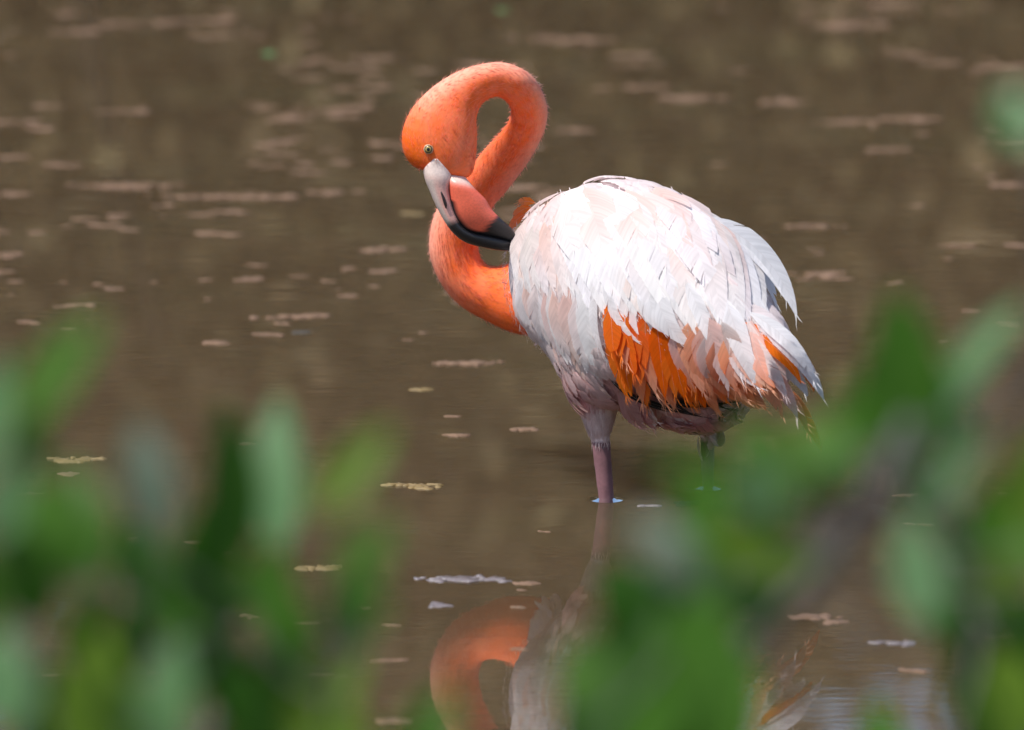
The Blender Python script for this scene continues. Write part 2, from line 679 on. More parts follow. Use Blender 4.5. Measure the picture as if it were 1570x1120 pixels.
bcol, bzone, bni, bpx, bpy_ = zones(BV)
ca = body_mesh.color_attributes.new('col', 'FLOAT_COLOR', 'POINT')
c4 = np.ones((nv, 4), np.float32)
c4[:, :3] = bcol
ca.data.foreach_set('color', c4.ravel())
body_mesh.polygons.foreach_set('use_smooth', np.ones(len(body_mesh.polygons), bool))
body_mesh.materials.clear()
body_mesh.materials.append(M_BODY)

bird = empty('flamingo', (FOOT_N.x, FOOT_N.y, 0.0), label='orange necked flamingo with white back preening itself in the shallow water', category='flamingo')
body = obj('body', body_mesh, M_BODY, bird)
body_mesh.calc_loop_triangles()
TRI = np.zeros(len(body_mesh.loop_triangles) * 3, np.int32)
body_mesh.loop_triangles.foreach_get('vertices', TRI)
TRI = TRI.reshape(-1, 3)
BVH = BVHTree.FromPolygons([tuple(v) for v in BV], [tuple(t) for t in TRI.tolist()])


def sample_surface(n, keep=None):
    a, b, c = BV[TRI[:, 0]], BV[TRI[:, 1]], BV[TRI[:, 2]]
    ar = np.linalg.norm(np.cross(b - a, c - a), axis=1)
    if keep is not None:
        ar = ar * keep
    i = RNG.choice(len(TRI), n, p=ar / ar.sum())
    r1 = np.sqrt(RNG.uniform(0, 1, (n, 1)))
    r2 = RNG.uniform(0, 1, (n, 1))
    p = a[i] * (1 - r1) + b[i] * r1 * (1 - r2) + c[i] * r1 * r2
    nn = BN[TRI[i, 0]] * (1 - r1) + BN[TRI[i, 1]] * r1 * (1 - r2) + BN[TRI[i, 2]] * r1 * r2
    nn /= np.linalg.norm(nn, axis=1, keepdims=True)
    return p, nn


def unit(a):
    return a / np.maximum(np.linalg.norm(a, axis=1, keepdims=True), 1e-9)


def fibres(name, p, n, d, length, width, lift, col, tipcol, jit=0.35, curl=0.0):
    """fine barbs: blades combed along the skin, normals taken from the skin"""
    k = len(p)
    d = d + RNG.normal(0, jit, (k, 3))
    d = unit(d - n * (d * n).sum(1, keepdims=True))
    lft = lift * RNG.uniform(0.5, 1.6, (k, 1))
    d1 = unit(d + n * lft)
    d2 = unit(d + n * (lft - 0.25) + RNG.normal(0, 1, (k, 3)) * curl)
    L = length * RNG.uniform(0.6, 1.3, (k, 1))
    W = width * RNG.uniform(0.7, 1.3, (k, 1))
    s = unit(np.cross(d1, n))
    p0 = p - n * 0.001
    p1 = p0 + d1 * L * 0.55
    p2 = p1 + d2 * L * 0.45
    v = np.stack([p0 - s * W, p0 + s * W, p1 + s * W * 0.8, p1 - s * W * 0.8, p2], 1)
    b = np.arange(k)[:, None] * 5
    q = b + np.array([[0, 1, 2, 3]])
    t = b + np.array([[3, 2, 4]])
    nn = np.repeat(unit(n + 0.04 * RNG.normal(0, 1, (k, 3))), 5, 0)
    cc = col * RNG.uniform(0.97, 1.03, (k, 1))
    ct = tipcol * RNG.uniform(0.96, 1.04, (k, 1))
    cols = np.stack([cc, cc, (cc + ct) / 2, (cc + ct) / 2, ct], 1).reshape(-1, 3)
    # orient faces outward
    fn = np.cross(v[:, 1] - v[:, 0], v[:, 2] - v[:, 0])
    flip = (fn * n).sum(1) < 0
    q[flip] = q[flip][:, ::-1]
    t[flip] = t[flip][:, ::-1]
    m = mesh_np(name, v.reshape(-1, 3), q, t, cols, True, nn)
    return m


tz = bzone[TRI[:, 0]]
# neck and head: short velvet
p, n = sample_surface(70000, (tz == 1).astype(float))
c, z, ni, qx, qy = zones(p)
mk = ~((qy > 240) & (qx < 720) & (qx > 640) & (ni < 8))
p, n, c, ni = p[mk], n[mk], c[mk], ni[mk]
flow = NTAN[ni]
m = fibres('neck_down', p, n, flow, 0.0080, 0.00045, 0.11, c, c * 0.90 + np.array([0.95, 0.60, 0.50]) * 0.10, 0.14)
obj('neck_down', m, M_DOWN, bird, kind='stuff')
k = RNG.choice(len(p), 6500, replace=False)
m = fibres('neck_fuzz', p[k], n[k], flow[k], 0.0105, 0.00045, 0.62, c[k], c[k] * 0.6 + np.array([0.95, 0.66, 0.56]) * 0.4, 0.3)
obj('neck_fuzz', m, M_DOWN, bird, kind='stuff')

# ------------------------------------------------------------------ feathers
WISPS = []


def bez(a, b, c, t):
    return a * (1 - t) ** 2 + b * 2 * t * (1 - t) + c * t * t


def feather_data(root, mid, tip, width, nrm, c0, c1, nb=34, shape='round', rag=0.08, camber=0.07, twist=0.0, bare=0.04, edge=None, wisp=0.0):
    root, mid, tip, nrm = (np.array(x, float) for x in (root, mid, tip, nrm))
    ctrl = 2 * mid - 0.5 * (root + tip)
    L = np.linalg.norm(tip - root)

    cache = {}

    def frame(t):
        k = int(t * 90 + 0.5)
        r = cache.get(k)
        if r is None:
            r = cache[k] = frame_(k / 90.0)
        s, tg, sd, nn = r
        return s + tg * ((t - k / 90.0) * L), tg, sd, nn

    def frame_(t):
        tt = min(max(t, 0), 1)
        s = bez(root, ctrl, tip, tt)
        tg = 2 * (1 - tt) * (ctrl - root) + 2 * tt * (tip - ctrl)
        tg = tg / (np.linalg.norm(tg) + 1e-9)
        if t > 1:
            s = s + tg * (t - 1) * L
        sd = np.cross(tg, nrm)
        sd /= (np.linalg.norm(sd) + 1e-9)
        nn = np.cross(sd, tg)
        if twist:
            sd = sd * math.cos(twist * tt) + nn * math.sin(twist * tt)
            nn = np.cross(sd, tg)
        return s, tg, sd, nn

    def wid(t):
        if shape == 'round':
            a = min(1.0, (max(t, 0) / 0.22)) ** 0.7
            b = 1.0 if t < 0.62 else max(0.0, 1 - ((t - 0.62) / 0.40) ** 2.3) ** 0.55
        elif shape == 'lance':
            a = min(1.0, (max(t, 0) / 0.3)) ** 0.7
            b = 1.0 if t < 0.4 else max(0.0, 1 - ((t - 0.4) / 0.62) ** 1.5) ** 0.9
        else:
            a = min(1.0, (max(t, 0) / 0.2)) ** 0.6
            b = 1.0 if t < 0.8 else max(0.0, 1 - ((t - 0.8) / 0.21) ** 2.5) ** 0.5
        return width * 0.5 * a * b

    V, Q, C = [], [], []
    reach = min(0.34, 0.75 * width / max(L, 1e-4))
    dt = (1 - bare) / nb
    FS = (0.0, 0.35, 0.7, 1.0)
    for side in (-1, 1):
        prev = None
        off = 0.0
        lift_ = 0.0
        for i in range(nb + 1):
            t0 = bare + dt * i
            cut = i > 2 and random.random() < rag * (0.35 + t0)
            rows = 2 if cut else 1
            for k in range(rows):
                if k == 1:                                   # a split in the vane
                    off = random.uniform(-0.03, 0.03)
                    lift_ = random.uniform(-0.03, 0.03) * width
                    prev = None
                te = min(t0 + reach * (1 - 0.75 * t0) + off, 1.0 + 0.01 * random.random())
                te = max(te, t0 + 0.004)
                we = wid(min(te, 0.992)) * (1 + random.uniform(-1, 0.4) * rag * (0.45 + 0.6 * t0 ** 2))
                if t0 > 0.93:
                    we *= max(0.08, (1.0 - t0) / 0.07) ** 0.6
                cc = random.uniform(0.88, 1.05)
                b = len(V)
                for f in FS:
                    tt = t0 + (te - t0) * (f ** 1.2)
                    s, tg, sd, nn = frame(tt)
                    V.append(s + sd * (side * we * f) - nn * (camber * we * f * f) + nn * lift_ * f)
                    g = tt ** 1.4
                    col = c0 * (1 - g) + c1 * g
                    if edge is not None:
                        col = col * (1 - f * f * 0.8) + edge * f * f * 0.8
                    C.append(col * cc)
                if wisp and t0 > 0.35 and random.random() < wisp * t0:
                    f = random.uniform(0.15, 1.0)
                    s, tg, sd, nn = frame(t0 + (te - t0) * f ** 1.2)
                    WISPS.append((s + sd * (side * we * f), nn, tg + sd * side * random.uniform(0.0, 0.35), col))
                if prev is not None:
                    for j in range(3):
                        if side > 0:
                            Q.append((prev + j, prev + j + 1, b + j + 1, b + j))
                        else:
                            Q.append((prev + j, b + j, b + j + 1, prev + j + 1))
                prev = b
    # shaft
    rw = max(0.0004, width * 0.008)
    st = len(V)
    for i in range(7):
        t = i / 6 * 0.97
        s, tg, sd, nn = frame(t)
        r = rw * (1.2 - t)
        for o in (-sd * r, nn * r * 0.9, sd * r):
            V.append(s + o)
            C.append(c0 * 0.5 + np.array([0.8, 0.72, 0.7]) * 0.45)
    for i in range(6):
        for j in range(2):
            a = st + i * 3 + j
            Q.append((a, a + 1, a + 4, a + 3))
    return np.array(V), np.array(Q), np.array(C)


def hit(px, py):
    d = ray(px, py)
    r = BVH.ray_cast(CAM, d.normalized())
    return (r[0], r[1]) if r[0] is not None else (None, None)


def skin_pt(px, py, lift, guess=None):
    l, nn = hit(px, py)
    if l is None or l.y > 0.14:
        Y = guess if guess is not None else -0.02 - (px - 985) * PX * 0.8
        return P(px, py, Y), None
    return l + nn * lift, nn


wing = None
FEATHERS = 0


def feather(name, r, t, width, c0, c1, lift=0.008, bow=(0, 0), parent=None, yoff=0.0, tlift=None, **kw):
    """one feather from root pixel r to tip pixel t lying on the bird, bow = sideways bend in pixels"""
    global FEATHERS
    mx, my = (r[0] + t[0]) / 2 + bow[0], (r[1] + t[1]) / 2 + bow[1]
    a, na = skin_pt(r[0], r[1], lift)
    m_, nm = skin_pt(mx, my, lift + 0.002, a.y - (mx - r[0]) * PX * 0.6)
    b, nb_ = skin_pt(t[0], t[1], lift - 0.001 if tlift is None else tlift, m_.y - (t[0] - mx) * PX * 1.1)
    # keep the fall of the feather smooth in depth
    if b.y > m_.y + 0.05:
        b = P(t[0], t[1], m_.y + 0.03)
    nr = Vector((0, 0, 0))
    for q in (na, nm, nb_):
        if q is not None:
            nr += q
    nr += -FWD * 0.6
    nr.normalize()
    off = Vector((0, yoff, 0))
    v, q, c = feather_data(a + off, m_ + off, b + off, width * PX, nr, np.array(c0), np.array(c1), wisp=0.07 if name in ('tail_feather', 'tertial_feather') else 0.26, **kw)
    ctr = np.array(a)
    sn = np.empty_like(v)
    for i, pt in enumerate(v):
        sn[i] = BVH.find_nearest(Vector(pt))[1]
    wgt = 0.25 if parent is wing and wing is not None else 0.05 if name == 'shoulder_feather' else 0.62
    sn = unit(sn * wgt + np.array(nr) * (1 - wgt))
    me = mesh_np(name, v, q, None, c, True, sn)
    FEATHERS += 1
    return obj(name, me, M_FEATH, parent or bird)


def lerp_poly(pl, t):
    pl = [np.array(p, float) for p in pl]
    k = t * (len(pl) - 1)
    i = min(int(k), len(pl) - 2)
    f = k - i
    return pl[i] * (1 - f) + pl[i + 1] * f


def jc(c, a=0.05):
    return np.clip(np.array(c) * (1 + random.uniform(-a, a)) + np.array([random.uniform(-a, a) * 0.3 for _ in range(3)]), 0, 1)


def row(name, roots, tips, n, width, c0, c1, lift, bow=(0, 0), jit=6, parent=None, wj=0.15, **kw):
    for i in range(n):
        t = (i + 0.5) / n + random.uniform(-0.25, 0.25) / n
        t = min(max(t, 0), 1)
        r = lerp_poly(roots, t) + np.array([random.uniform(-jit, jit), random.uniform(-jit, jit)])
        e = lerp_poly(tips, t) + np.array([random.uniform(-jit, jit), random.uniform(-jit, jit)])
        bb = (bow[0] * random.uniform(0.5, 1.4), bow[1] * random.uniform(0.5, 1.4))
        a = c0[random.randrange(len(c0))] if isinstance(c0, list) else c0
        b = c1[random.randrange(len(c1))] if isinstance(c1, list) else c1
        feather(name, r, e, width * random.uniform(1 - wj, 1 + wj), jc(a), jc(b), lift + random.uniform(0, 0.0012), bb, parent, **kw)


# contour plumage: short soft feathers over the whole trunk, joined as one coat
def contour():
    n = 620
    keep = (tz == 0).astype(float)
    p, nn = sample_surface(n, keep)
    c, z, ni, qx, qy = zones(p)
    Vs, Qs, Cs = [], [], []
    b = 0
    for i in range(n):
        if qy[i] > 672 or z[i] != 0:
            continue
        nr = Vector(nn[i])
        d = TAIL * 0.9 + Vector((0, 0, -0.9)) - DORS * 0.2
        d = d + Vector(RNG.normal(0, 0.22, 3))
        d = (d - nr * d.dot(nr)).normalized()
        L = random.uniform(0.05, 0.085)
        if qy[i] < 330:
            L *= 1.25
        if qy[i] > 590:
            L *= 0.5
        if qy[i] > 596 and qx[i] < 965:
            continue
        if 925 < qx[i] < 1135 and 430 < qy[i] < 612 and nr.dot(FWD) < 0.1:
            continue
        if qx[i] < 830 and p[i][1] > 0.06:
            continue
        a = Vector(p[i]) + nr * 0.002
        t = a + d * L
        h = BVH.find_nearest(t)
        t = h[0] + h[1] * 0.008
        mm = (a + t) / 2
        h = BVH.find_nearest(mm)
        mm = h[0] + h[1] * 0.010
        f1 = c[i]
        f2 = np.clip(c[i] * 0.9 + np.array([0.12, 0.1, 0.1]), 0, 0.88)
        v, q, cc = feather_data(a, mm, t, random.uniform(0.024, 0.036), nr, f1, f2, nb=14, rag=0.3, camber=0.12, wisp=0.05)
        Vs.append(v)
        Qs.append(q + b)
        Cs.append(cc)
        b += len(v)
    me = mesh_np('contour_plumage', np.concatenate(Vs), np.concatenate(Qs), None, np.concatenate(Cs))
    obj('contour_plumage', me, M_FEATH, bird, kind='stuff')


contour()

ORF = [(0.95, 0.180, 0.008), (0.95, 0.220, 0.016), (0.92, 0.150, 0.006)]
ORP = [(0.93, 0.46, 0.29), (0.94, 0.37, 0.18)]
WHT = [(0.91, 0.89, 0.90), (0.91, 0.88, 0.89), (0.90, 0.86, 0.86)]
PNK = [(0.90, 0.74, 0.71), (0.90, 0.80, 0.78), (0.90, 0.65, 0.58)]
GRY = [(0.62, 0.45, 0.42)]
BLK = [(0.012, 0.011, 0.013)]
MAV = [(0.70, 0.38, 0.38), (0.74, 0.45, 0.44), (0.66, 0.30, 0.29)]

# under tail and belly
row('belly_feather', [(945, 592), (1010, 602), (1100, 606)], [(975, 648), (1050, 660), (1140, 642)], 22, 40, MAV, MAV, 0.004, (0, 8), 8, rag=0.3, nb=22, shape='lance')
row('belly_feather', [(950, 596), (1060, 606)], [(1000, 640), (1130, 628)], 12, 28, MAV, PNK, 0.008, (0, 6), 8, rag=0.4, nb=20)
# tail
for r, t, wd, c0, c1, bw in [
    ((1110, 540), (1176, 630), 24, ORP[0], ORP[1], (4, -6)),
    ((1130, 550), (1200, 640), 24, ORP[1], ORP[0], (6, -6)),
    ((1150, 555), (1222, 640), 24, ORP[1], PNK[0], (8, -6)),
    ((1175, 575), (1259, 694), 18, ORP[1], ORF[1], (8, -8)),
    ((1165, 570), (1240, 668), 18, ORP[0], ORP[0], (8, -8)),
    ((1110, 500), (1205, 600), 26, PNK[0], PNK[1], (6, -6)),
    ((1130, 505), (1238, 608), 24, PNK[0], WHT[0], (8, -6)),
    ((1120, 495), (1228, 588), 22, ORF[1], ORF[0], (10, -6)),
    ((1140, 500), (1248, 600), 20, ORP[1], ORF[1], (12, -8)),
    ((1150, 490), (1263, 613), 22, WHT[0], WHT[0], (14, -8)),
    ((1140, 480), (1252, 590), 20, WHT[0], WHT[1], (14, -10)),
    ((1120, 470), (1215, 560), 24, PNK[1], WHT[0], (10, -8)),
]:
    feather('tail_feather', r, t, wd * 1.3, jc(c0), jc(c1), 0.010, bw, shape='lance', rag=0.06, nb=44)
# wing: a continuous base plate with its flight feathers on it
wing_axis = [P(905, 400, -0.02), P(960, 470, -0.09), P(1040, 530, -0.14), P(1110, 570, -0.19)]
wv, wqd, wt = tube([Vector(skin_pt(*to_px(q), -0.022)[0]) for q in wing_axis], [0.012, 0.018, 0.016, 0.008], 10, 4)
wing = obj('wing', mesh_np('wing', [tuple(x) for x in wv], wqd, wt, np.tile([0.8, 0.4, 0.3], (len(wv), 1))), M_FEATH, bird)
for r, t, wd, bw in [((940, 572), (1030, 606), 13, (-4, 8)), ((955, 590), (1078, 613), 14, (0, 6)), ((985, 560), (1062, 607), 13, (-8, 6)), ((1000, 593), (1116, 609), 12, (0, 4)), ((1040, 590), (1110, 602), 9, (0, 3))]:
    feather('primary_feather', r, t, wd, BLK[0], BLK[0], 0.012, (bw[0], bw[1] + 3), wing, shape='lance', rag=0.05, nb=36, tlift=0.030)
row('secondary_feather', [(938, 500), (1000, 505), (1060, 512)], [(966, 586), (1030, 597), (1085, 602)], 10, 40, ORF, [ORF[0], ORF[1], ORP[1]], 0.008, (-6, 4), 5, wing, rag=0.10, nb=34, shape='lance', tlift=0.032)
row('secondary_feather', [(1060, 512), (1100, 518), (1140, 530)], [(1085, 602), (1125, 612), (1175, 624)], 9, 38, ORF + ORP, ORP, 0.009, (-6, 4), 5, wing, rag=0.10, nb=34, shape='lance', tlift=0.032)
row('secondary_feather', [(945, 452), (990, 480), (1040, 495)], [(958, 530), (1010, 578), (1060, 585)], 8, 40, ORF, [ORF[0], ORF[1], ORP[0]], 0.011, (-5, 4), 5, wing, rag=0.10, nb=34, shape='lance', tlift=0.034)
row('secondary_feather', [(1040, 490), (1090, 500), (1140, 510)], [(1062, 575), (1110, 590), (1165, 602)], 8, 38, ORP + PNK, ORF + ORP, 0.012, (-5, 4), 5, wing, rag=0.10, nb=34, shape='lance', tlift=0.034)
row('secondary_feather', [(1080, 485), (1165, 495)], [(1120, 575), (1210, 605)], 8, 36, PNK, [ORP[0], ORP[1], PNK[0], WHT[0]], 0.013, (-3, 4), 6, wing, rag=0.12, nb=34, shape='lance', tlift=0.032)
for r, t, wd, bw in [((945, 452), (962, 528), 32, (-7, 0)), ((955, 468), (990, 555), 26, (-6, 0))]:
    feather('secondary_feather', r, t, wd, ORF[1], ORF[0], 0.014, bw, wing, rag=0.08, tlift=0.036)

# scapulars and tertials: long white drape over the back
row('scapular_feather', [(960, 330), (1040, 330), (1100, 350)], [(1035, 522), (1110, 560), (1200, 565)], 11, 58, WHT, WHT + PNK, 0.010, (8, -10), 8, shape='lance', rag=0.06, nb=56)
for r, t, wd, bw in [((1078, 330), (1221, 485), 36, (22, -14)), ((1070, 335), (1206, 462), 32, (20, -14)), ((1060, 345), (1190, 470), 36, (14, -10)), ((1050, 350), (1180, 510), 36, (10, -8))]:
    feather('tertial_feather', r, t, wd, WHT[0], WHT[0], 0.012, bw, wing, shape='lance', rag=0.03, nb=60, camber=0.16)
row('scapular_feather', [(890, 335), (960, 315), (1040, 315), (1085, 335)], [(960, 505), (1045, 515), (1105, 505), (1165, 505)], 13, 66, WHT + PNK, WHT, 0.0115, (2, -6), 8, shape='lance', rag=0.05, nb=56)
row('scapular_feather', [(850, 306), (940, 297), (1010, 299), (1064, 324)], [(905, 470), (1000, 480), (1085, 455), (1145, 445)], 13, 68, WHT + PNK, WHT, 0.013, (4, -6), 8, shape='lance', rag=0.05, nb=56)
row('scapular_feather', [(830, 312), (920, 296), (1000, 298), (1040, 316)], [(880, 410), (950, 410), (1040, 396), (1095, 392)], 9, 64, PNK, WHT, 0.0138, (4, -6), 8, shape='lance', rag=0.05, nb=48)
# breast side drape
row('breast_feather', [(808, 335), (850, 325), (900, 335)], [(803, 475), (850, 520), (918, 555)], 12, 42, WHT + PNK, WHT, 0.009, (-4, 0), 6, rag=0.08, nb=48, shape='lance')
row('breast_feather', [(805, 420), (850, 430), (905, 440)], [(825, 515), (870, 550), (930, 570)], 10, 40, WHT + PNK, WHT + PNK, 0.010, (-3, 4), 7, rag=0.15, nb=36, shape='lance')
row('breast_feather', [(812, 318), (840, 308), (890, 310)], [(800, 430), (845, 450), (910, 460)], 9, 42, PNK, WHT, 0.0115, (-6, 0), 6, rag=0.07, nb=44, shape='lance')
row('breast_feather', [(858, 505), (905, 520)], [(880, 578), (930, 592)], 7, 32, PNK, PNK, 0.007, (-2, 4), 8, rag=0.2, nb=24, shape='lance')
for r, t, wd, bw, c in [((935, 420), (990, 524), 16, (-12, 6), WHT[0]), ((925, 440), (938, 545), 16, (-10, 0), WHT[0]), ((1050, 430), (1108, 549), 24, (2, 0), WHT[0]),
                        ((1110, 460), (1160, 592), 34, (2, 0), WHT[0]), ((1010, 430), (1068, 527), 34, (-14, 10), WHT[0]), ((1000, 420), (1040, 512), 40, (-14, 8), WHT[0])]:
    feather('scapular_feather', r, t, wd, c, c, 0.015, bw, shape='lance', rag=0.08, nb=46)

for r, t in (((822, 312), (796, 312)), ((816, 318), (788, 334)), ((808, 328), (783, 352))):
    feather('shoulder_feather', r, t, 13, jc(ORF[1]), jc(ORP[1]), 0.002, (-3, -3), rag=0.15, nb=22)
# loose fine barbs over breast, flank, belly and thigh
keep = ((tz == 0) & (bpx[TRI[:, 0]] < 960)).astype(float) + 0.25 * (tz == 0)
p, n = sample_surface(5000, keep)
c, z, ni, qx, qy = zones(p)
mk = (z == 0) & (qy < 682) & (qy > 345) & ((n * np.array(FWD)).sum(1) < 0.1)
p, n, c, qx, qy = p[mk], n[mk], c[mk], qx[mk], qy[mk]
mk = (qy < 600) | (qx > 965)
p, n, c, qx, qy = p[mk], n[mk], c[mk], qx[mk], qy[mk]
fl = np.tile(np.array(TAIL) * 0.8 + np.array([0, 0, -0.9]), (len(p), 1))
m = fibres('loose_down', p + n * 0.009, n, fl, 0.016, 0.0006, 0.22, c, np.where((qy > 570)[:, None], c * 1.05, c * 0.4 + np.array([0.88, 0.83, 0.83]) * 0.6), 0.5, 0.5)
obj('loose_down', m, M_DOWN, bird, kind='stuff')
p, n = sample_surface(5000, ((tz == 0) & (bpx[TRI[:, 0]] < 965) & (bpy_[TRI[:, 0]] > 580)).astype(float))
c, z, ni, qx, qy = zones(p)
m = fibres('thigh_down', p, n, np.tile(np.array([0.05, 0.0, -1.0]), (len(p), 1)), 0.014, 0.0006, 0.22, c, c * 0.7 + np.array([0.85, 0.74, 0.74]) * 0.3, 0.2, 0.1)
obj('thigh_down', m, M_DOWN, bird, kind='stuff')

WISPS = [a for a in WISPS if float(np.dot(a[1], np.array(FWD))) < 0.05]
wp = np.array([a[0] for a in WISPS])
wn = np.array([a[1] for a in WISPS])
wd_ = np.array([a[2] for a in WISPS])
wc = np.array([a[3] for a in WISPS])
sgn = np.sign((wn * -np.array(FWD)).sum(1, keepdims=True))
m = fibres('feather_wisps', wp, wn, wd_, 0.019, 0.0005, 0.03, wc, np.clip(wc * 0.95 + 0.04, 0, 0.9), 0.16, 0.15)
obj('feather_wisps', m, M_DOWN, bird, kind='stuff')

# ------------------------------------------------------------------ bill and eye
def bill(name, st, half_col, n=18):
    s5 = resample(st, 5)
    rings, cols = [], []
    for i, s in enumerate(s5):
        f = i / (len(s5) - 1)
        a, b = P(s[0], s[1], s[5]), P(s[2], s[3], s[5])
        c, u = (a + b) / 2, (b - a) / 2
        ring = []
        for k in range(n):
            an = k * math.tau / n
            ring.append(c + u * math.copysign(abs(math.cos(an)) ** 0.85, math.cos(an)) + FWD * s[4] * math.copysign(abs(math.sin(an)) ** 0.9, math.sin(an)))
            cols.append(half_col(f * (len(st) - 1), math.cos(an), s))
        rings.append(ring)
    v, q, t = ring_loft(rings)
    cols += [cols[0], cols[-1]]
    me = mesh_np(name, [tuple(x) for x in v], q, t, np.array(cols))
    return obj(name, me, M_BILL, bird)


B_WHITE = np.array([0.72, 0.57, 0.51])
B_PINK = np.array([0.78, 0.42, 0.36])
B_CORAL = np.array([0.86, 0.155, 0.085])
B_BLACK = np.array([0.012, 0.012, 0.014])


def up_col(i, c, s):
    k = np.clip((i - 4.9) / 0.4, 0, 1)
    col = B_WHITE * (1 - np.clip((i - 1.6) / 1.5, 0, 1)) + B_PINK * np.clip((i - 1.6) / 1.5, 0, 1)
    if i > 2.0 and c < -0.5:
        col = B_WHITE * 0.95
    if i > 1.9 and c > 0.8:
        col = B_BLACK
    return col * (1 - k) + B_BLACK * k


def lo_col(i, c, s):
    k = np.clip((i - 4.45 + 0.45 * c) / 0.22, 0, 1)
    w = np.clip((1.3 - i) / 0.6, 0, 1)
    col = B_CORAL * (1 - w) + B_WHITE * w
    if c < -0.96 + 0.095 * i:
        k = max(k, 1.0)
    return col * (1 - k) + B_BLACK * k


YB = 0.052
bill('upper_bill', [(664, 244, 672, 244, 0.005, 0.034), (650, 257, 688, 254, 0.021, 0.050), (651, 274, 694, 274, 0.026, YB), (659, 294, 691, 290, 0.024, YB),
                    (669, 317, 694, 310, 0.022, YB), (683, 342, 702, 334, 0.020, YB), (697, 360, 714, 350, 0.018, YB), (716, 373, 730, 357, 0.016, YB + 0.003),
                    (746, 381, 752, 361, 0.013, YB + 0.008), (772, 385, 776, 368, 0.010, YB + 0.012), (790, 384, 791, 372, 0.005, YB + 0.016)], up_col)
bill('lower_bill', [(690, 262, 714, 272, 0.008, YB + 0.008), (684, 276, 727, 288, 0.024, YB), (687, 305, 744, 305, 0.026, YB), (694, 333, 753, 320, 0.024, YB),
                    (711, 354, 762, 330, 0.021, YB + 0.002), (740, 361, 774, 341, 0.016, YB + 0.006), (766, 367, 786, 352, 0.011, YB + 0.012), (790, 374, 792, 364, 0.005, YB + 0.016)], lo_col)
# nostril slit on the upper bill
ns = [(676, 294), (680, 304), (683, 314), (684, 320)]
pp = [P(x, y, YB - 0.0235) for x, y in ns]
v, q, t = tube(pp, [0.0008, 0.0022, 0.0022, 0.0008], 8, 3)
obj('nostril', mesh_np('nostril', [tuple(x) for x in v], q, t, np.tile([0.02, 0.012, 0.012], (len(v), 1))), M_BILL, bird)

el, en = hit(657, 229)
if el is None:
    el, en = P(657, 229, 0.03), -FWD
eye_n = (en - FWD * 1.4).normalized()


def eye_piece(name, r, off, flat, col, parent, rough):
    tx = eye_n.orthogonal().normalized()
    ty = eye_n.cross(tx)
    v, q, t = ellipsoid(el + eye_n * off, (eye_n * r * flat, tx * r, ty * r), 20, 12)
    T = NT(name + '_surface')
    pr = T.principled(col, rough)
    return obj(name, mesh_np(name, [tuple(x) for x in v], q, t), T.done(pr.outputs[0]), parent)


lid = eye_piece('eye', 0.0078, 0.000, 0.55, (0.50, 0.34, 0.20), bird, 0.5)
eye_piece('eye_ring', 0.0064, 0.0018, 0.55, (0.06, 0.04, 0.02), lid, 0.35)
eye_piece('iris', 0.0053, 0.0028, 0.55, (0.36, 0.27, 0.09), lid, 0.08)
eye_piece('pupil', 0.0026, 0.0050, 0.55, (0.006, 0.006, 0.006), lid, 0.05)

# small ring of lifted water round each leg
for f, rr in ((FOOT_N, 0.024), (FOOT_F, 0.020)):
    rings = []
    for r, z in ((0.010, 0.0035), (0.0145, 0.0018), (0.018, 0.0009), (rr, 0.0003), (rr * 1.3, -0.0008)):
        rings.append([Vector((f.x + r * math.cos(a * math.tau / 28), f.y + r * math.sin(a * math.tau / 28), z)) for a in range(28)])
    v, q, t = ring_loft(rings, cap=False)
    obj('ripple', mesh_np('ripple', [tuple(x) for x in v], q), M_WATER, water)

# ------------------------------------------------------------------ floating scraps
M_SCUM = mat_flat('algae_scrap', (0.200, 0.118, 0.070), 0.8, 0.35, 70)
M_FOAM = mat_flat('pale_foam', (0.20, 0.17, 0.17), 0.25, 0.3, 90)
M_YEL = mat_flat('yellow_leaf_scrap', (0.22, 0.15, 0.055), 0.6, 0.3, 80)
M_DARK = mat_flat('dark_scrap', (0.05, 0.04, 0.025), 0.6, 0.3, 80)
M_GRN = mat_flat('green_leaf_scrap', (0.07, 0.20, 0.05), 0.45, 0.2, 80)


def scrap_mesh(w_, d_, seed, tilt=0.0, th=0.002):
    """loose raft of thin torn flakes"""
    r = random.Random(seed)
    V, Q = [], []
    lobes = max(2, min(60, int(w_ / 0.0035)))
    for k in range(lobes):
        fx = max(-0.62, min(0.62, r.gauss(0, 0.27)))
        env = 0.35 + 0.65 * math.sin(fx * 7 + seed) ** 2
        cx, cy = fx * w_, max(-0.5, min(0.5, r.gauss(0, 0.22))) * d_ * env
        rx = min(w_ * 0.5, r.uniform(0.003, 0.012) * (2.2 if r.random() < 0.12 else 1))
        ry = min(d_ * 0.45, rx * r.uniform(0.5, 1.2))
        n = 13
        ph = [r.uniform(0, 6.28) for _ in range(4)]
        b = len(V)
        for lev, (s, z) in enumerate(((1.0, -0.0004), (0.93, th * 0.6), (0.0, th))):
            for j in range(n):
                a = j * math.tau / n
                kk = 1 + 0.25 * math.sin(2 * a + ph[0]) + 0.2 * math.sin(3 * a + ph[1]) + 0.16 * math.sin(5 * a + ph[2])
                V.append((cx + rx * s * kk * math.cos(a), cy + ry * s * kk * math.sin(a), z + (r.uniform(-0.5, 0.5) * th if lev == 1 else 0) + k * 0.00004))
        for lv in range(2):
            for j in range(n):
                Q.append((b + lv * n + j, b + lv * n + (j + 1) % n, b + (lv + 1) * n + (j + 1) % n, b + (lv + 1) * n + j))
    return V, Q


